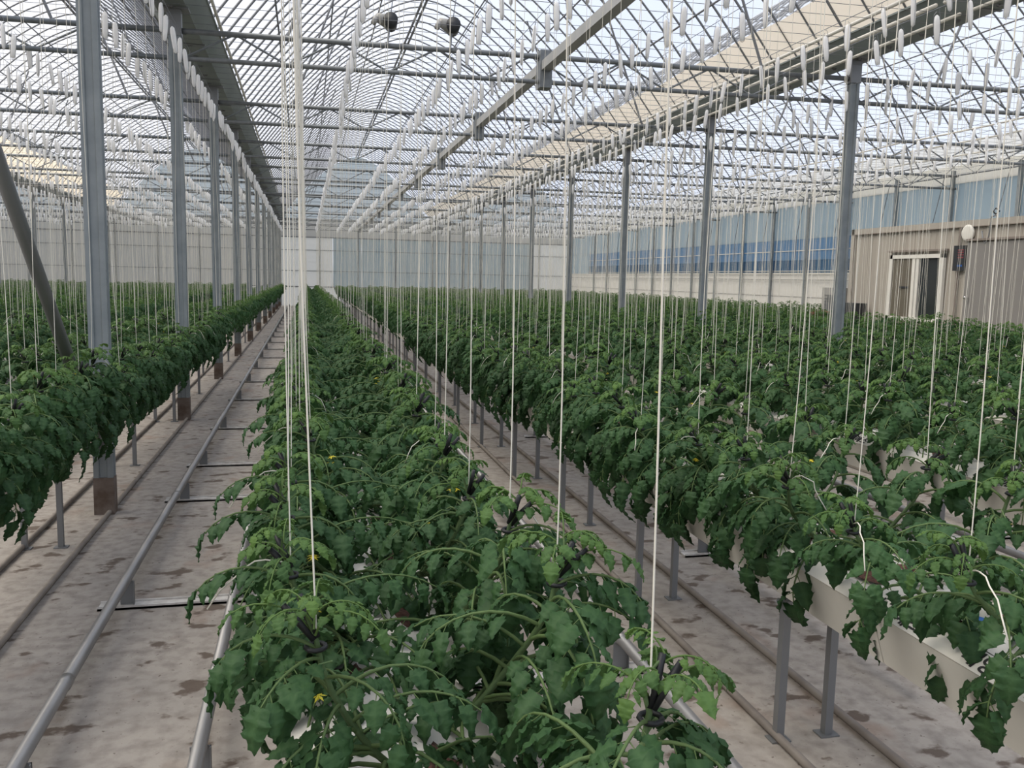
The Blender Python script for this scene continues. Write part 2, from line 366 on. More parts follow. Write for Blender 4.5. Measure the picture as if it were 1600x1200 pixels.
broken_pipe(6.12, 4.72, 0.02, 4.18, 'upper cream screen tube under the tan screen')
broken_pipe(6.72, 4.60, 0.02, 4.18, 'white screen tube tucked against the side of the right-hand gutter', 0.018)
broken_pipe(14.55, 5.30, 0.05, 3.1, 'upper white screen tube beside the blue right wall')
broken_pipe(14.80, 5.10, 0.05, 3.1, 'middle white screen tube beside the blue right wall')
broken_pipe(15.08, 4.86, 0.05, 3.1, 'lowest white screen tube beside the blue right wall')
broken_pipe(-1.02, 4.78, 0.03, 2.09, 'white slat tube along the right lip of the left aisle gutter', 0.02)

# box beam in the centre bay
b = MB(); b.box(-.06, .06, 0, YE-3, 4.28, 4.39)
bb = thing('box_beam', 'long grey box beam running down the middle of the centre bay', 'beam', (2.86, 3, 0))
link('beam_body', b.mesh('beam', M['beam']), bb)
b = MB(); b.box(-.075, .075, -.10, .10, 4.08, 4.52); BRM = b.mesh('bracket', M['galv'])
for y in YP[1:]: link('bracket', BRM, bb, (0, y-3+sky_(2.86), 0))

# lattice girders: one across every bay at every post
def girder_meshes():
    a = MB(); a.tube([(-HALF+.06, 0, 4.46), (HALF-.06, 0, 4.46)], 0.032, 8); a1 = a.mesh('top_chord', M['galv'], True)
    a = MB(); a.tube([(-HALF+.06, 0, 4.16), (HALF-.06, 0, 4.16)], 0.028, 8); a2 = a.mesh('bottom_chord', M['galv'], True)
    a = MB(); x = -HALF+.1; i = 0; pts = []
    while x < HALF-.05: pts.append((x, 0, 4.46 if i % 2 else 4.16)); x += 0.58; i += 1
    for p, q in zip(pts, pts[1:]): a.tube([p, q], 0.013, 5)
    a3 = a.mesh('girder_web', M['galv'])
    return a1, a2, a3
G1, G2, G3 = girder_meshes()
for bi, c in enumerate(BC):
    for i, y in enumerate(YP):
        if y < 5: continue
        if bi == 0 and y < 25: continue
        t = thing('lattice_girder', 'grey lattice girder across the %s, %s from the camera' % (BN[bi], ordn(i)), 'girder', (c, y+sky_(c), 0), 'lattice girders', rot=(0, 0, SKA))
        link('top_chord', G1, t); link('bottom_chord', G2, t); link('girder_web', G3, t)
# braces from girders up to the roof (every post, centre and right bay)
XB = []
for sg in (-1, 1):
    b = MB(); b.tube([(sg*3.0, 0, 4.46), (sg*1.9, 0, Z0+RISE*(1-(1.9/HALF)**1.6)-.04)], 0.018, 6); XB.append(b.mesh('strut_bar', M['hoop']))
for bi in (1, 2, 3):
    for i, y in enumerate(YP[1:]):
        t = thing('roof_strut', 'pair of roof struts above the %s girder of the %s' % (ordn(i+1), BN[bi]), 'strut', (BC[bi], y+0.05+sky_(BC[bi]), 0), 'roof struts', rot=(0, 0, SKA))
        for m_ in XB: link('strut_bar', m_, t)
# hoops
b = MB(); b.tube([(HALF*s_, 0, Z0+RISE*(1-abs(s_)**1.6)-.02) for s_ in [i/14 for i in range(-14, 15)]], 0.019, 5); HPM = b.mesh('roof_hoop', M['hoop'], True)
for bi, c in enumerate(BC):
    ys = [y for y in np.arange(5.8, 50.1-sky_(c)-.17, 0.58)]
    if bi == 0: ys = [y for y in ys if y > 28]
    for i, y in enumerate(ys):
        thing('roof_hoop', 'arched grey roof hoop, %s from the camera in the %s' % (ordn(i+1), BN[bi]), 'hoop', (c, float(y)+sky_(c)-.1, 0), 'roof hoops of the '+BN[bi], me=HPM, rot=(0, 0, SKA))
# purlins
for bi, c in enumerate(BC):
    for s_, nm in [(-.76, 'lowest left'), (-.53, 'middle left'), (-.26, 'upper left'), (.26, 'upper right'), (.53, 'middle right'), (.76, 'lowest right')]:
        z = Z0+RISE*(1-abs(s_)**1.6)-.05
        pipe('purlin', [(c+HALF*s_, 2, z), (c+HALF*s_, YE-.1, z)], 0.017, 'hoop', '%s purlin pipe under the hoops of the %s' % (nm, BN[bi]), 'purlin', 5)
    t = thing('ridge_beam', 'dark doubled ridge pipe at the top of the ' + BN[bi], 'ridge', (c, 0, Z0+RISE-.06))
    for dx in (-.05, .05):
        b = MB(); b.tube([(dx, 2, 0), (dx, YE-.1, 0)], 0.032, 6); link('ridge_pipe', b.mesh('ridge_pipe', M['hoop'], True), t)
# screen support wires across the bays
b = MB(); b.tube([(-18.4, 0, 0), (15.4, 0, 0)], 0.0035, 3, cap=False); SWM = b.mesh('screen_wire', M['wire'])
for i, y in enumerate(np.arange(7.4, 46, 0.36)):
    thing('screen_wire', 'thin wire stretched across all bays above the girders, %s from the camera' % ordn(i+1), 'wire', (0, float(y)+sky_(0), 4.60), 'cross wires above the girders', me=SWM, rot=(0, 0, SKA))

# two small black fan units on the second girder
def fan(x, y, label):
    t = thing('circulation_fan', label, 'fan', (x, y, 4.74))
    b = MB(); b.tube([(0, .0, 0), (0.02, .22, -.02)], [0.085, 0.075], 14); link('fan_housing', b.mesh('fan_housing', M['dark'], True), t)
    b = MB(); b.tube([(-.16, .05, .02), (-.02, .12, 0)], [0.05, 0.085], 12); b.tube([(-.16, .05, .02), (-.2, .03, -.06)], .035, 8); link('motor_cone', b.mesh('motor', M['acgrey'], True), t)
    b = MB(); b.tube([(0, .12, 0), (-.03, .05, -.28)], 0.014, 6); b.tube([(0, .12, 0), (.12, .1, .9)], 0.006, 5); link('bracket', b.mesh('bracket', M['wire']), t)
fan(0.98, YP[2]+.15, 'small black fan unit on the second girder, left of the ridge')
fan(1.72, YP[2]+.12, 'small black fan unit on the second girder, beneath the ridge pipe')

# ------------------------------------------------------------------ aisles: pipe rails
def rail_track(k, xc, y0, sup, label, detailed=True):
    t = thing('pipe_rail_track', label, 'rail track', (xc, y0, 0), 'pipe rail tracks between the rows')
    for s_ in (-1, 1):
        b = MB(); x = s_*0.28
        b.tube([(x, 0, .155), (x, 44, .155)], 0.0255, 12)
        for yy in np.arange(1.9, 44, 2.95): b.tube([(x, yy-.03, .155), (x, yy+.03, .155)], 0.0285, 12)
        link('rail', b.mesh('rail', M['rail'], True), t)
    for ys in sup:
        if ys < y0: continue
        for s_ in (-1, 1):
            b = MB(); x = s_*0.28
            b.box(x-.035, x+.035, -.0035, .0035, 0.015, .14); b.box(x+.031, x+.035, -.02, .0035, .015, .14)
            link('rail_bracket', b.mesh('rail_bracket', M['raildk']), t, (0, ys-y0, 0))
        b = MB(); b.box(-.42, .40, -.045, .045, 0.0, .012); b.box(-.42, .40, -.045, -.036, 0, .022); b.box(-.42, .40, .036, .045, 0, .022)
        link('base_strip', b.mesh('base_strip', M['strip']), t, (0, ys-y0, 0))
SUP = [2.95, 4.7, 6.9, 8.15, 10.1] + [12.4+2.1*i for i in range(18)]
rail_track(0, -0.645, 1.6, SUP, 'pair of worn grey pipe rails down the left aisle beside the centre row')
rail_track(1, 1.085, 1.6, [s_+.55 for s_ in SUP], 'pair of grey pipe rails down the aisle just right of the centre row')
for k in range(2, 9):
    rail_track(k, 0.22+PITCH*(k-.5), 3.0, [5+4.2*i for i in range(5)], 'pair of pipe rails before the %s' % rowname(k))
for k in range(1, 9):
    rail_track(-k, -1.58-PITCH*(k-.5), 4.0, [6+4.2*i for i in range(5)], 'pair of pipe rails behind the %s' % rowname(-k))

# ------------------------------------------------------------------ growing troughs
def trough(k, xc):
    y0 = row_y0(k)
    if k < -2: y0 = max(2.0, (-xc)/0.36-3)
    if k >= 2: y0 = max(1.2, xc*0.75)
    if k == 8: y0 = 20.6
    L = 48.6 - y0
    t = thing('growing_trough', 'long white growing trough on steel legs under the %s' % rowname(k), 'trough', (xc-.05, y0, 0), 'growing troughs')
    b = MB()
    n = int(L/1.2)
    prof = [(-.10, .57), (.10, .57), (.15, .60), (.203, .765), (.21, .772), (.153, .805), (.143, .805), (.13, .775), (-.13, .775), (-.143, .805), (-.153, .805), (-.21, .772), (-.203, .765), (-.15, .60)]
    for i in range(n):
        a = i*1.2; b.prism(prof, a+.002, min(a+1.198, L))
    link('trough_body', b.mesh('trough_body', M['foam']), t)
    b = MB(); rr = random.Random(k); nx = 6; ys = np.arange(0, L, .12 if abs(k) < 4 else .5); vs = []
    for y in ys:
        for i in range(nx+1):
            u = i/nx*2-1; vs.append((u*.13, y, .80+.028*(1-u*u)+rr.uniform(-.006, .006)))
    b.add(vs, [(j*(nx+1)+i, j*(nx+1)+i+1, (j+1)*(nx+1)+i+1, (j+1)*(nx+1)+i) for j in range(len(ys)-1) for i in range(nx)])
    link('white_cover_film', b.mesh('cover_film', M['film'], True), t)
    b = MB()
    for i in range(int(L/.42)):
        for s_ in (-1, 1):
            cx = s_*.065; cy = .1+i*.42+rr.uniform(-.05, .05); m_ = 9; vs = [(cx, cy, .832)]
            for q in range(m_):
                an = 2*math.pi*q/m_; r_ = rr.uniform(.03, .085); vs.append((cx+math.cos(an)*r_*.9, cy+math.sin(an)*r_*1.5, .812))
            b.add(vs, [(0, 1+q, 1+(q+1) % m_) for q in range(m_)])
    so_ = link('soil', b.mesh('soil', M['soil']), t); so_['kind'] = 'stuff'
    full = k in (-2, -1, 0, 1, 2)
    lm = MB(); lm.prismz([(-.016, -.016), (.016, -.016), (.016, .016), (-.016, .016)], 0, .56); lm.box(-.04, .04, -.03, .03, 0, .006); lme = lm.mesh('leg', M['raildk'])
    cm = MB(); cm.tube([(-.14, 0, .558), (.14, 0, .558)], .012, 6); cme = cm.mesh('cross_bar', M['galv'])
    ys_ = np.arange(2.83, 48, 1.47) if k != -1 else np.arange(5.82-2.43, 48, 2.43)
    ys_ = [y for y in ys_ if y > y0+.1][:(99 if full else 6)]
    for y in ys_:
        for s_ in (-1, 1): link('leg', lme, t, (s_*.105, y-y0, 0))
        link('cross_bar', cme, t, (0, y-y0, 0))
    return t, y0
TR = {}
for k, xc in ROWS: TR[k] = trough(k, xc)
for k, xc in ROWS:
    if k < -3 or k > 4: continue
    y0 = max(TR[k][1], 1.2)
    for s_ in (-1, 1):
        pipe('floor_pipe', [(xc+.01+s_*.175, y0, .02), (xc+.01+s_*.175, 48.6, .02)], .017, 'floorpipe', 'brown floor pipe along the %s side of the %s' % ('left' if s_ < 0 else 'right', rowname(k)), 'pipe')
# writing on the trough sides
def text_mesh(s, size):
    cu = bpy.data.curves.new('t', 'FONT'); cu.body = s; cu.size = size; cu.align_x = 'CENTER'; cu.align_y = 'CENTER'; cu.extrude = 0.0006; cu.offset = size*0.02; cu.resolution_u = 4
    o = bpy.data.objects.new('t', cu); C.objects.link(o); dg = bpy.context.evaluated_depsgraph_get()
    me = bpy.data.meshes.new_from_object(o.evaluated_get(dg)); bpy.data.objects.remove(o); me.materials.clear(); me.materials.append(M['ink']); return me
TX = text_mesh('대영 지에스', 0.062)
def mark(k, y):
    t, y0 = TR[k]
    o = link('trough_lettering', TX, t)
    xa = Vector((0, -1, 0)); ya = Vector((.057, 0, .033)).normalized(); za = xa.cross(ya)
    mt = Matrix((xa, ya, za)).transposed().to_4x4(); mt.translation = Vector((-.182, y-y0, .7885)) + za*.001
    o.matrix_local = mt; o['label'] = 'black Korean lettering on the trough edge'
for y in (1.70, 2.16, 3.38, 4.6, 5.8, 7.0): mark(1, y)
for y in (3.6, 4.8, 6.0): mark(2, y)
t, y0 = TR[1]
b = MB(); b.add([(-.11, 0, .829), (0, 0.01, .834), (0, .13, .834), (-.11, .12, .829)], [(0, 1, 2, 3)], 0); b.add([(-.13, .02, .832), (-.03, .02, .838), (-.08, .11, .836)], [(0, 1, 2)], 1)
o = link('bag_print', b.mesh('bag_print', [M['film'], M['blue']]), t, (0, 1.88-y0, 0.008)); o['label'] = 'blue printed corner of a white bag'

# ------------------------------------------------------------------ tomato plants
DK = (0.026, 0.072, 0.024); MD = (0.042, 0.105, 0.032); LT = (0.125, 0.225, 0.045); STM = (0.13, 0.20, 0.07)
def lerp(a, b, t): return tuple(a[i]+(b[i]-a[i])*t for i in range(3))
def leaflet(b, p, d, up, L, wd, curl, rr, col, hi):
    d = d.normalized(); s = d.cross(up)
    if s.length < 1e-3: s = Vector((1, 0, 0))
    s.normalize(); n = s.cross(d).normalized()
    if hi:
        rows = 13; vs = []; cs = []; ph = rr.randrange(4)
        lob = rr.uniform(.8, 1.2)
        pos = p.copy(); ang = 0.0
        for i in range(rows+1):
            t = i/rows
            wdt = wd*(math.sin(math.pi*min(1.0, t*.97+.03)**.62)**.8)*(1.0 if t < .75 else 1-.35*(t-.75)*4*.6)
            saw = 1 + (.20, .12, -.20, -.06)[(i+ph) % 4]*lob*(1 if t > .10 else 0)
            w_ = wdt*saw
            dd = d*math.cos(ang) - n*math.sin(ang); nn = n*math.cos(ang) + d*math.sin(ang)
            for u in (-1, -.5, 0, .5, 1):
                fold = .34*abs(u)*w_*(1.0 if abs(u) < .8 else .5) - (.25*w_ if abs(u) > .8 else 0) + (.16*math.sin(i*1.9+ph)*abs(u)*(1-abs(u)*.4) + rr.uniform(-.05, .05))*wd
                off = (-.10, -.26, .10, .10)[(i+ph) % 4]*w_*abs(u)
                vs.append(pos + s*(u*w_) + nn*fold + dd*(off + rr.uniform(-.03, .03)*wd))
                cs.append(lerp(col, (0.10, 0.19, 0.07), .25) if u == 0 else lerp(col, DK, rr.uniform(0, .25)))
            pos = pos + dd*(L/rows); ang += curl/rows
        fs = [(i*5+j, i*5+j+1, (i+1)*5+j+1, (i+1)*5+j) for i in range(rows) for j in range(4)]
        b.add(vs, fs, 0, cs)
    else:
        dd = d*math.cos(curl*.5) - n*math.sin(curl*.5); d2 = d*math.cos(curl) - n*math.sin(curl)
        m1_ = p + dd*L*.45; e = m1_ + d2*L*.6
        vs = [p, m1_ + s*wd + n*wd*.15, m1_, m1_ - s*wd + n*wd*.15, e]
        c2 = lerp(col, DK, rr.uniform(0, .3))
        b.add(vs, [(0, 2, 1), (0, 3, 2), (1, 2, 4), (2, 3, 4)], 0, [col, c2, col, c2, c2])
def leaf(b, p, az, el, L, rr, col, hi, size=1.0, droop=1.7, stemcol=STM):
    n = 8; h = Vector((math.cos(az), math.sin(az), 0)); pts = [p.copy()]; dirs = []
    sway = rr.uniform(-.35, .35); a = az
    for i in range(n):
        t = i/n; e_ = el - droop*(t**1.15); a += sway/n
        h = Vector((math.cos(a), math.sin(a), 0)); d = h*math.cos(e_) + Vector((0, 0, math.sin(e_)))
        dirs.append(d); pts.append(pts[-1] + d*(L/n))
    dirs.append(dirs[-1])
    if hi: b.tube(pts, [0.0042*size*(1-.7*i/n)+.0006 for i in range(n+1)], 5, 0, stemcol, False)
    else: b.tube([pts[0], pts[4], pts[8]], [0.004*size, .003*size, .0015], 3, 0, stemcol, False)
    def at(t):
        f = t*n; i = min(n-1, int(f)); return pts[i].lerp(pts[i+1], f-i), dirs[i]
    Z = Vector((0, 0, 1))
    st = [(.30, .72, 1), (.47, .92, 1), (.65, 1.0, 1), (.84, .85, 1), (.39, .36, 0), (.56, .40, 0), (.75, .34, 0)]
    if not hi: st = st[:4]
    for t, sc_, big in st:
        t += rr.uniform(-.03, .03); q, d = at(t); sd = d.cross(Z)
        sd = sd.normalized() if sd.length > .05 else Vector((-math.sin(az), math.cos(az), 0))
        for sg in (-1, 1):
            if not big and rr.random() < .3: continue
            dr = (sd*sg*rr.uniform(.75, 1) + d*rr.uniform(.35, .7) + Z*rr.uniform(-.75, -.15)).normalized()
            ll = 0.080*size*sc_*rr.uniform(.85, 1.15); q2 = q
            if big:
                q2 = q + dr*.018*size*1.2
                if hi: b.tube([q, q2], [.0016*size, .0012*size], 3, 0, stemcol, False)
            up = (Z + d*.2 + Vector((rr.uniform(-.3, .3), rr.uniform(-.3, .3), 0))).normalized()
            leaflet(b, q2, dr, up, ll, ll*rr.uniform(.30, .38), rr.uniform(.4, 1.5), rr, lerp(col, MD, rr.uniform(0, .6)), hi)
    q, d = at(1.0); dr = (d + Z*-.25).normalized(); up = (Z + h*.5).normalized(); ll = .100*size
    leaflet(b, q, dr, up, ll, ll*.38, rr.uniform(.3, 1.2), rr, col, hi)

def stem_path(seed, lean=0.24, hz=0.30, ydev=None):
    rr = random.Random(seed*13+5); yd = rr.uniform(-.16, .16) if ydev is None else ydev
    pts = []
    for i in range(9):
        t = i/8
        pts.append(Vector((lean*math.sin(t*1.45)*1.0, yd*(1-t)**1.6 - yd*.0 + .012*math.sin(t*7+seed), hz*(t**1.15))))
    return pts
def plant_meshes(seed, hi, lean=.24, hz=.30, ydev=None, sparse=False):
    rr = random.Random(seed); P = stem_path(seed, lean, hz, ydev)
    top = P[-1]
    ext = [top + Vector((rr.uniform(-.02, .02), rr.uniform(-.02, .02), .045)), top + Vector((rr.uniform(-.04, .04), rr.uniform(-.04, .04), .085))]
    sm = MB(); allp = P + ext
    cols = [lerp(STM, (.10, .17, .05), .5)]
    sm.tube(allp, [.0075, .0075, .0072, .007, .0066, .0062, .0058, .0055, .005, .0035, .002], 7 if hi else 3, 0, (.12, .19, .075), False)
    fb = MB()
    def sp(t):
        f = t*8; i = min(7, int(f)); return P[i].lerp(P[i+1], f-i)
    nl = (11 if sparse else 19) if hi else 11; a = rr.uniform(0, 6.28)
    for i in range(nl):
        t = .12 + .84*i/(nl-1); a += 2.4 + rr.uniform(-.35, .35)
        L = rr.uniform(.27, .40)*(1 - .25*t)
        az = a
        # leaves mostly point away from the trough or along the row
        if math.cos(az) < -.3 and rr.random() < .25: az = math.pi - az
        if math.cos(az) > .35: L *= .78
        leaf(fb, sp(t), az, rr.uniform(.15, .75), L, rr, lerp(DK, MD, rr.uniform(.2, 1)*t+.1), hi, size=rr.uniform(.85, 1.12)*(1-.12*t), droop=rr.uniform(1.3, 2.1))
    for i in range(5):      # old leaves that hang down outside the trough
        az = (-1.15, .75, -.35, 1.2, .15)[i] + rr.uniform(-.25, .25)
        if (not hi and i > 0) or (sparse and (i > 2 or i == seed % 3)): continue
        leaf(fb, sp(.05+.16*i*.6), az, rr.uniform(.1, .4), rr.uniform(.30, .42), rr, DK, hi, size=rr.uniform(.95, 1.15), droop=rr.uniform(2.1, 2.5))
    for i in range(7):
        a += 2.4; t = i/6
        leaf(fb, top.lerp(ext[1], t), a, rr.uniform(.6, 1.1), .17*(1-.55*t)*rr.uniform(.85, 1.15), rr, lerp(MD, LT, .35+.6*t), hi, size=.50*(1-.4*t), droop=rr.uniform(1.4, 2.4), stemcol=lerp(STM, LT, .5))
    return sm, fb, allp
# flowers
def flower_mesh(seed):
    rr = random.Random(seed+900); b = MB()
    st = Vector((0, 0, 0)); e = Vector((rr.uniform(.05, .09), rr.uniform(-.05, .05), -.02))
    b.tube([st, e*.5 + Vector((0, 0, .02)), e], .0018, 4, 1, (1, 1, 1), False)
    for q in range(rr.choice((2, 3, 4))):
        c = e + Vector((rr.uniform(-.02, .02), rr.uniform(-.025, .025), rr.uniform(-.02, .015)))
        for k in range(6):
            an = k*math.pi/3; d = Vector((math.cos(an), math.sin(an), -.35+rr.uniform(-.3, .3))); s_ = Vector((-math.sin(an), math.cos(an), 0))
            b.add([c, c + d*.007 + s_*.003, c + d*.016, c + d*.007 - s_*.003], [(0, 1, 2, 3)], 0)
        b.tube([c, c + Vector((0, 0, -.009))], [.0028, .001], 5, 0)
    return b.mesh('flower', [M['yellow'], M['stemgreen']])
M['stemgreen'] = mat('flower_stalk', (.12, .2, .06), .6)
# black clip: two long jaws pinched on a hinge
def clip_mesh(seed):
    rr = random.Random(seed+77); b = MB(); a = rr.uniform(-.9, .9); tl = rr.uniform(.2, 1.0)
    d = Vector((math.cos(a)*math.sin(tl), math.sin(a)*math.sin(tl), math.cos(tl))); s_ = d.cross(Vector((0, 1, .1))).normalized()
    for sg in (-1, 1):
        p0 = -d*.004 + s_*sg*.003; p1 = d*.03 + s_*sg*.007; p2 = d*.062 + s_*sg*.013
        b.tube([p0, p1, p2], [.0045, .006, .0048], 6)
    pr = [(-d*.004) + Vector((.014*math.cos(q), .014*math.sin(q), -.012)) for q in [i*math.pi/5 for i in range(11)]]
    b.tube(pr, .0038, 5)
    return b.mesh('clip', M['clip'], True)
def tail_mesh(seed):
    rr = random.Random(seed+333); a = rr.uniform(0, 6.28); L = rr.uniform(.10, .20); b = MB(); h = Vector((math.cos(a), math.sin(a), 0)); pts = []
    for i in range(8):
        t = i/7; pts.append(h*(L*t) + Vector((rr.uniform(-.006, .006), rr.uniform(-.006, .006), .03*math.sin(t*3.1)-.09*t*t)))
    b.tube(pts, .0019, 5); return b.mesh('twine_tail', M['twine'], True)

NV = 14
HI = []
for v in range(NV):
    lean = [.24, .28, .21, .26, .3, .22][v % 6]; hz = [.26, .30, .33, .24, .28, .31][(v*5+1) % 6]
    sm, fb, P = plant_meshes(100+v, True, lean, hz, None, v >= 6)
    HI.append((sm.mesh('stem', M['leaf'], True), fb.mesh('foliage', M['leaf'], True), P[8], flower_mesh(v), clip_mesh(v), tail_mesh(v)))
LO = []
for v in range(8):
    sm, fb, P = plant_meshes(500+v, False, .26, [.26, .3, .33, .28][v % 4])
    m_ = MB(); m_.v = fb.v + sm.v; off = len(fb.v); m_.f = fb.f + [tuple(i+off for i in f) for f in sm.f]; m_.c = fb.c + sm.c; m_.m = [0]*len(m_.f)
    tri = []
    for f in m_.f:
        for q in range(1, len(f)-1): tri.append((f[0], f[q], f[q+1]))
    LO.append((np.array([tuple(x) for x in m_.v], dtype=np.float32), np.array(tri, dtype=np.int32), np.array(m_.c, dtype=np.float32), P[8]))

rr = random.Random(42); spots = []
for k, xc in ROWS:
    for side in (-1, 1):
        y = {0: (1.22 if side > 0 else 1.51), 1: (1.72 if side < 0 else 1.90)}.get(k, 1.3) ; i = 0; jit = 0 if k == 0 else .05
        while y < 48.3:
            i += 1
            yy = y + rr.uniform(-.05, .05)*(jit > 0 or y > 3.5); x = xc + side*.05 + (.05 if k == 0 and side < 0 else 0)
            px, py = proj(xc+side*.3, yy, 1.05)
            ok = (k != 8 or yy > 21) and not (k == 7 and 12.0 < yy < 19.0 and side > 0) and not (k in (7, 8) and yy < 11) 
            if ok and yy > TR[k][1] and -260 < px < 1900 and px != -9999:
                # keep the stem clear of the steel posts
                for gx in GL[:4]:
                    for py_ in YP:
                        if abs(xc+side*.25-gx) < .12 and abs(yy-py_) < .1: yy = py_ + .16
                spots.append([k, side, i, x, xc+side*.3, yy, px, py, math.hypot(xc, yy)])
            y += .44 if (k == 0 and y < 3) else .42
vis = [s for s in spots if -60 < s[6] < 1660 and s[7] < 1330]
vis.sort(key=lambda s: s[8])
near = vis[:300]; nearset = set((s[0], s[1], s[2]) for s in near)
far = [s for s in spots if (s[0], s[1], s[2]) not in nearset]
# counts per row side so labels number what is built, from the camera
cnt = {}
near.sort(key=lambda s: (s[0], s[1], s[5]))
_z = random.Random(5)
def wiggle_string(b, x0, y0, z0, x1, y1, z1, r, n=3, seg=10, amp=.008, rnd=_z):
    pts = []; ph = rnd.uniform(0, 6)
    for i in range(seg+1):
        t = i/seg; pts.append((x0+(x1-x0)*t + amp*math.sin(t*5+ph)*math.sin(math.pi*t), y0+(y1-y0)*t + amp*math.cos(t*4+ph)*math.sin(math.pi*t), z0+(z1-z0)*t))
    b.tube(pts, r, n, cap=False)
WZ = 4.22
b = MB(); prof = [(0.006, 0), (.020, -.015), (.025, -.05), (.026, -.12), (.023, -.20), (.018, -.245), (.005, -.255)]
vs = []; n_ = 10
for r_, z_ in prof:
    for q in range(n_): vs.append((r_*math.cos(q*2*math.pi/n_), r_*math.sin(q*2*math.pi/n_)*.8, z_))
b.add(vs, [(i*n_+q, i*n_+(q+1) % n_, (i+1)*n_+(q+1) % n_, (i+1)*n_+q) for i in range(len(prof)-1) for q in range(n_)])
BOB = b.mesh('bobbin', M['bobbin'], True); BV = np.array(vs, dtype=np.float32)
b = MB(); b.tube([(0, 0, .05), (.012, 0, .06), (.02, 0, .045), (.026, 0, 0), (.03, 0, -.12), (.02, 0, -.25), (0, 0, -.265), (-.02, 0, -.25), (-.03, 0, -.12), (-.026, 0, 0), (0, 0, .03)], .002, 4); HOOK = b.mesh('wire_hook', M['wire'])
SM = []
for v in range(8):
    b = MB(); wiggle_string(b, 0, 0, -.22, 0, 0, -3.10, .0017, 5, 16, .012); SM.append(b.mesh('twine', M['twine'], True))
TALL = 3.10
for s in near:
    k, side, i, x, xt, y, px, py, dist = s
    key = (k, side); cnt[key] = cnt.get(key, 0)+1; o_ = ordn(cnt[key]); sd = 'left' if side < 0 else 'right'
    v = rr.randrange(6) if k in (0, -1) or (k == 1 and side < 0 and y > 2.7) or (k in (1, 2) and y > 4.5 and rr.random() < .4) else rr.randrange(6, NV); st, fo, tip, fl, cl, tl = HI[v]
    root = thing('tomato_plant', 'leafy tomato plant, %s along the %s side of the %s' % (o_, sd, rowname(k)), 'tomato plant', (x, y, .80), 'tomato plants in the trough rows')
    root.rotation_euler = (0, 0, (0 if side > 0 else math.pi) + rr.uniform(-.35, .35)); sc_ = rr.uniform(.95, 1.12); root.scale = (sc_, sc_*rr.choice((1, 1)), sc_)
    link('stem', st, root); link('foliage', fo, root)
    if rr.random() < .35:
        f_ = link('flower_cluster', fl, root, HI[v][2]*rr.uniform(.75, .95)); f_.rotation_euler = (0, 0, rr.uniform(0, 6))
    mt = Matrix.Translation((x, y, .80)) @ Matrix.Rotation(root.rotation_euler.z, 4, 'Z') @ Matrix.Scale(sc_, 4)
    tipw = mt @ tip
    c_ = link('stem_clip', cl, root, tip + Vector((.004, 0, .01))); c_.scale = (1.25,)*3
    if rr.random() < .6: link('twine_tail', tl, root, tip + Vector((0, 0, .015)))
    # the twine that carries this plant
    wx = s[4] - (side*.02); wy = y + rr.uniform(-.04, .04)
    t = thing('hanging_twine', 'white twine to plant %s, %s side of %s' % (o_, sd, rowname(k)), 'twine', (wx, wy, WZ), 'support twines hanging from wires')
    dv = tipw - Vector((wx, wy, WZ)); t.rotation_mode = 'QUATERNION'; t.rotation_quaternion = (-dv).to_track_quat('Z', 'Y')
    t.scale = (1, 1, dv.length/TALL)
    link('twine_strand', rr.choice(SM), t)
    bo = link('bobbin', BOB, t, (.01, 0, 0)); bo.rotation_euler = (rr.uniform(-.12, .12), rr.uniform(-.12, .12), 0); link('wire_hook', HOOK, bo)
# everything farther: merged
V = []; T = []; K = []; base = 0
nrng = np.random.default_rng(3)
tips = []
for s in far:
    k, side, i, x, xt, y, px, py, dist = s
    v_, t_, c_, tip = LO[nrng.integers(8)]; a = (0 if side > 0 else math.pi) + nrng.uniform(-.4, .4); sc_ = nrng.uniform(.95, 1.15)
    ca, sa = math.cos(a)*sc_, math.sin(a)*sc_
    w = np.empty_like(v_); w[:, 0] = v_[:, 0]*ca - v_[:, 1]*sa + x; w[:, 1] = v_[:, 0]*sa + v_[:, 1]*ca + y; w[:, 2] = v_[:, 2]*sc_ + .80
    V.append(w); T.append(t_+base); K.append(c_*nrng.uniform(.8, 1.2)); base += len(v_)
    tips.append((tip.x*ca - tip.y*sa + x, tip.x*sa + tip.y*ca + y, tip.z*sc_+.80, xt, y, dist))
def np_mesh(name, V, T, mats, col=None, smooth=False):
    me = bpy.data.meshes.new(name); me.vertices.add(len(V)); me.vertices.foreach_set('co', V.astype(np.float32).ravel())
    n = len(T); me.loops.add(n*3); me.loops.foreach_set('vertex_index', T.astype(np.int32).ravel()); me.polygons.add(n)
    me.polygons.foreach_set('loop_start', np.arange(0, n*3, 3, dtype=np.int32)); 
    if smooth: me.polygons.foreach_set('use_smooth', np.ones(n, dtype=bool))
    me.update(calc_edges=True)
    if col is not None:
        a = me.color_attributes.new('Col', 'FLOAT_COLOR', 'POINT'); cc = np.ones((len(V), 4), dtype=np.float32); cc[:, :3] = col; a.data.foreach_set('color', cc.ravel())
    for m in mats: me.materials.append(m)
    return me
me = np_mesh('far_tomato_plants', np.concatenate(V), np.concatenate(T), [M['leaf']], np.concatenate(K))
thing('tomato_plants', 'dense mass of distant tomato plants filling the rows toward the far wall', 'tomato plants', me=me, kind='stuff')
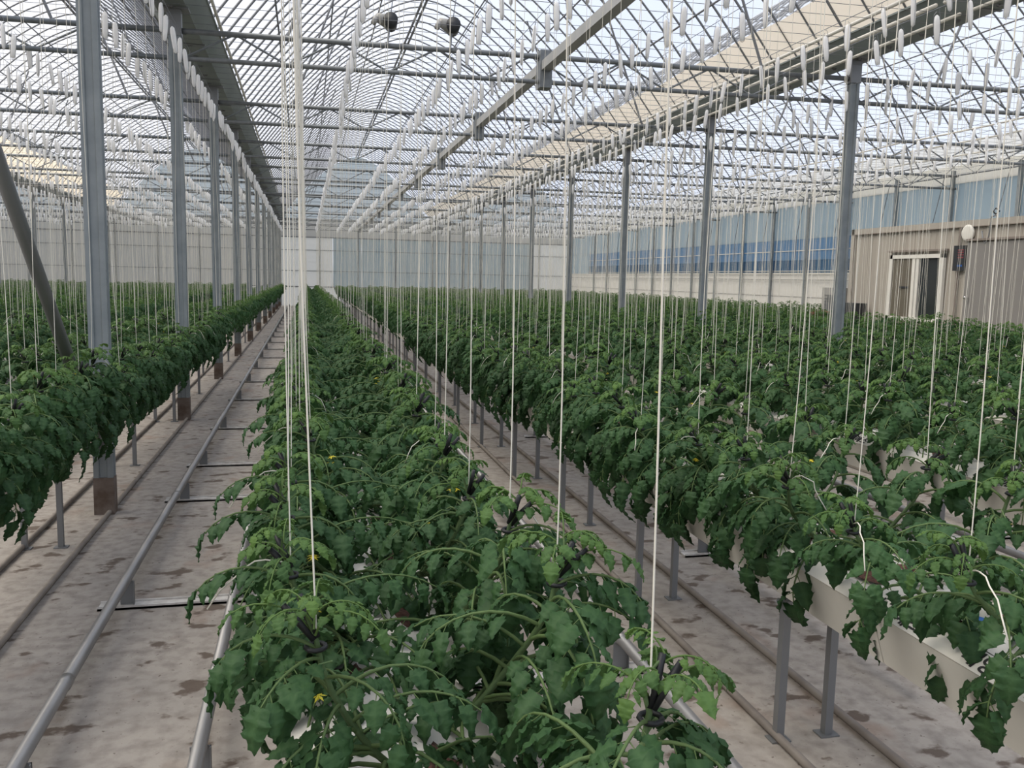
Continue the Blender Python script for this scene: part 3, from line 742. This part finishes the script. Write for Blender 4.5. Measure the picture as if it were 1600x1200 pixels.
# distant twines and bobbins
b = MB(); bb_ = MB()
bobf = [(i*n_+q, i*n_+(q+1) % n_, (i+1)*n_+(q+1) % n_, (i+1)*n_+q) for i in range(len(prof)-1) for q in range(n_)]
pf = [(0.010, 0), (.026, -.03), (.026, -.20), (.008, -.255)]; nq = 5
lv = [(r_*math.cos(q*2*math.pi/nq), r_*math.sin(q*2*math.pi/nq), z_) for r_, z_ in pf for q in range(nq)]
lf = [(i*nq+q, i*nq+(q+1) % nq, (i+1)*nq+(q+1) % nq, (i+1)*nq+q) for i in range(3) for q in range(nq)]
for (tx, ty, tz, xt, y, dist) in tips:
    wx = xt + _z.uniform(-.03, .03); wy = y + _z.uniform(-.1, .1)
    wiggle_string(b, wx, wy, WZ-.2, tx, ty, tz, .0019, 3, 4, .02)
    ax, ay = _z.uniform(-.12, .12), _z.uniform(-.12, .12)
    bb_.add([(wx+p[0]+ax*p[2], wy+p[1]+ay*p[2], WZ+p[2]) for p in lv], lf, 0)
thing('hanging_twines', 'white support twines over the distant rows, too many to count', 'twines', me=b.mesh('far_twines', M['twine']), kind='stuff')
thing('twine_bobbins', 'white twine bobbins hanging in lines under the distant roof', 'bobbins', me=bb_.mesh('far_bobbins', M['bobbin'], True), kind='stuff')
# wires that carry the bobbins
for k, xc in ROWS:
    for side in (-1, 1):
        x = xc + side*.29
        pipe('support_wire', [(x, 3, WZ+.055), (x, YE-.1, WZ+.055)], .0035, 'wire', 'long thin wire of bobbins over the %s side of the %s' % ('left' if side < 0 else 'right', rowname(k)), 'wire', 4)

# ------------------------------------------------------------------ site cabin on the right
cb = thing('site_cabin', 'taupe metal site cabin with sliding window and grey door at right', 'cabin', (CX, CY0, .43))
LC = CY1-CY0; HC = 2.66
b = MB(); b.box(.02, 2.4, .02, LC-.02, 0, HC-.06)
y = .12
while y < LC-.1: b.box(.016, .02, y, y+.10, .15, HC-.14); y += .16
link('cabin_body', b.mesh('cabin_body', M['taupe']), cb)
b = MB(); b.box(-.03, 2.44, -.02, LC+.02, HC-.12, HC); b.box(-.03, .08, -.02, .10, 0, HC); b.box(-.03, .08, LC-.10, LC+.02, 0, HC); b.box(-.03, .08, 0, LC, 0, .14)
link('cabin_frame', b.mesh('cabin_frame', M['taupe']), cb)
b = MB(); b.box(-.034, -.02, LC-.12, LC-.108, .14, HC-.12); b.box(-.04, -.02, 0, LC, HC-.135, HC-.12); b.box(-.035, 0, 2.02+.55, 2.06+.55, .1, HC-.12)
link('cabin_trim', b.mesh('cabin_trim', M['taupedk']), cb)
# sliding window: y from 15.2 to 16.95
wy0, wy1, wz0, wz1 = 15.35-CY0, 17.05-CY0, .60, 2.02
wn = link('sliding_window', None, cb)
b = MB()
b.box(-.07, .0, wy0, wy0+.10, wz0, wz1); b.box(-.07, .0, wy1-.10, wy1, wz0, wz1); b.box(-.07, 0, wy0, wy1, wz1-.08, wz1); b.box(-.07, 0, wy0, wy1, wz0, wz0+.08)
ym = (wy0+wy1)/2+.06; b.box(-.06, 0, ym-.05, ym+.04, wz0, wz1); b.box(-.055, 0, ym-.16, ym-.08, wz0+.08, wz1-.08)
link('window_frame', b.mesh('window_frame', M['pvc']), wn)
b = MB(); b.box(-.045, -.035, ym+.04, wy1-.1, wz0+.08, wz1-.08); link('left_pane', b.mesh('pane', M['glassw']), wn)
b = MB(); b.box(-.025, -.02, wy0+.1, ym-.05, wz0+.08, wz1-.08); link('right_pane', b.mesh('pane', M['glassd']), wn)
b = MB(); b.box(-.065, -.045, ym+.13, ym+.40, 1.30, 1.34); link('window_handle', b.mesh('handle', M['dark']), wn)
b = MB(); b.box(-.09, 0, wy0-.05, wy1+.05, wz1+.06, wz1+.10); link('window_hood', b.mesh('hood', M['taupedk']), cb)
# door: y from 13.3 to 14.6
d0, d1 = 13.13-CY0, 14.74-CY0
dr = link('cabin_door', None, cb)
b = MB(); b.box(-.045, 0, d0, d1, .08, 2.22); b.box(-.05, -.045, d0+.05, d1-.05, .14, 2.16); link('door_leaf', b.mesh('door_leaf', M['door']), dr)
b = MB(); b.tube([(-.05, d1-.12, 1.14), (-.09, d1-.12, 1.14)], .014, 8); b.tube([(-.085, d1-.12, 1.14), (-.10, d1-.12, 1.14), (-.13, d1-.12, 1.14), (-.14, d1-.12, 1.14)], [.02, .035, .035, .015], 12); link('door_knob', b.mesh('knob', M['chrome'], True), dr)
b = MB(); b.box(-.08, 0, d0-.1, d1+.02, 2.25, 2.29); link('door_hood', b.mesh('hood', M['taupedk']), cb)
b = MB(); b.box(-.05, -.01, d0-.04, d0-.005, .08, 2.25); link('door_gap', b.mesh('gap', M['dark']), cb)
# notice board with red and blue print
nb = thing('notice_panel', 'small dark panel with red print beside the grey cabin door', 'panel', (CX-.02, 14.93, 2.10))
b = MB(); b.box(-.04, 0, -.16, .16, 0, .50); link('panel_board', b.mesh('board', M['dark']), nb)
b = MB()
for q in range(4): b.box(-.043, -.04, -.12, .04, .40-q*.05, .425-q*.05)
link('red_print', b.mesh('print', M['redled']), nb)
b = MB(); b.box(-.043, -.04, -.10, .04, .08, .12); link('blue_print', b.mesh('print', M['blue']), nb)
# round white dish
b = MB(); b.tube([(CX-.0, 14.78, 2.84), (CX-.035, 14.78, 2.84), (CX-.05, 14.78, 2.84), (CX-.055, 14.78, 2.84)], [.16, .165, .15, .12], 28)
vd = thing('round_vent', 'round white vent cover high on the cabin wall beside the door', 'vent', me=b.mesh('vent', M['pvc'], True))
b = MB(); b.tube([(CX-.04, 14.40, 2.86), (CX-.06, 14.34, 2.70), (CX-.05, 14.28, 2.62), (CX-.04, 14.22, 2.75), (CX-.03, 14.2, 3.03), (CX-.02, 14.22, 3.12), (CX, 14.1, 3.15)], .014, 6)
thing('looped_cable', 'grey cable looping over the cabin roof edge beside the vent', 'cable', me=b.mesh('cable', M['raildk'], True))
b = MB(); b.tube([(CX+.05, 14.12, 3.04), (CX+.05, 14.14, 3.12), (CX+.0, 14.2, 3.22), (CX+.0, 14.14, 3.28), (CX+.03, 14.08, 3.22), (CX, 14.14, 3.16)], .014, 6)
thing('roof_hook', 'small dark curled bracket standing on top of the cabin roof', 'bracket', me=b.mesh('hook', M['dark'], True))
# blocks the cabin stands on
for i, (yy, lb) in enumerate([(CY0+.3, 'near'), (CY1-.3, 'far')]):
    for x_, l2 in ((CX+.3, 'front'), (CX+2.0, 'rear')):
        b = MB(); b.prismz([(x_-.2, yy-.2), (x_+.2, yy-.2), (x_+.2, yy+.2), (x_-.2, yy+.2)], 0, .43)
        thing('support_block', 'concrete block under the %s %s corner of the cabin' % (l2, lb), 'block', me=b.mesh('block', M['strip']))
# things beside the cabin
ac = thing('air_conditioner', 'grey outdoor air conditioner unit left of the cabin behind the post', 'air conditioner', (12.95, 19.35, .85))
b = MB(); b.box(-.15, .15, -.40, .40, 0, .85); link('casing', b.mesh('casing', M['acgrey']), ac)
b = MB(); b.tube([(-.155, 0, .42), (-.16, 0, .42)], .26, 20)
for q in range(7): b.box(-.165, -.155, -.28, .28, .18+q*.08, .19+q*.08)
link('fan_grille', b.mesh('grille', M['raildk']), ac)
b = MB()
for sx in (-.12, .12):
    for sy in (-.3, .3): b.box(sx-.02, sx+.02, sy-.02, sy+.02, -.8, 0)
link('stand', b.mesh('stand', M['raildk']), ac)
def pot(x, y, label):
    b = MB(); b.tube([(x, y, .75), (x, y, 1.05), (x, y, 1.10), (x, y, 1.13)], [.13, .17, .19, .19], 16)
    t = thing('plant_pot', label, 'pot', me=b.mesh('pot', M['terracotta'], True)); return t
tb = thing('staging_table', 'low metal staging table behind the last plants beside the cabin', 'table', (12.45, 18.4, 0))
b = MB(); b.box(-.35, .35, -.9, 1.2, .70, .75); link('table_top', b.mesh('top', M['acgrey']), tb)
for sx in (-.3, .3):
    for sy in (-.85, 1.15):
        b = MB(); b.box(sx-.02, sx+.02, sy-.02, sy+.02, 0, .70); link('leg', b.mesh('leg', M['raildk']), tb)
pot(12.45, 19.35, 'brown clay pot at the left end of the staging table')
pot(12.3, 18.9, 'brown clay pot nearest the black crate')
b = MB(); b.box(12.3, 12.62, 17.65, 18.45, .75, .80); b.box(12.3, 12.62, 17.65, 18.45, 1.22, 1.36); b.box(12.3, 12.32, 17.65, 18.45, .75, 1.22); b.box(12.60, 12.62, 17.65, 18.45, .75, 1.22); b.box(12.3, 12.62, 17.65, 17.67, .75, 1.22); b.box(12.3, 12.62, 18.43, 18.45, .75, 1.22)
for q in range(5): b.box(12.29, 12.30, 17.65, 18.45, .85+q*.07, .87+q*.07)
thing('black_crate', 'black plastic crate standing left of the cabin window', 'crate', me=b.mesh('crate', M['dark']))
# red tag in the first row on the right
b = MB(); b.box(1.70, 1.86, 4.70, 4.76, .90, .925)
o = thing('red_tag', 'small red tool lying among leaves in the first row right of centre', 'tool', me=b.mesh('tag', M['redled']))
print('plants near', len(near), 'far', len(far), 'objects', len(bpy.data.objects))
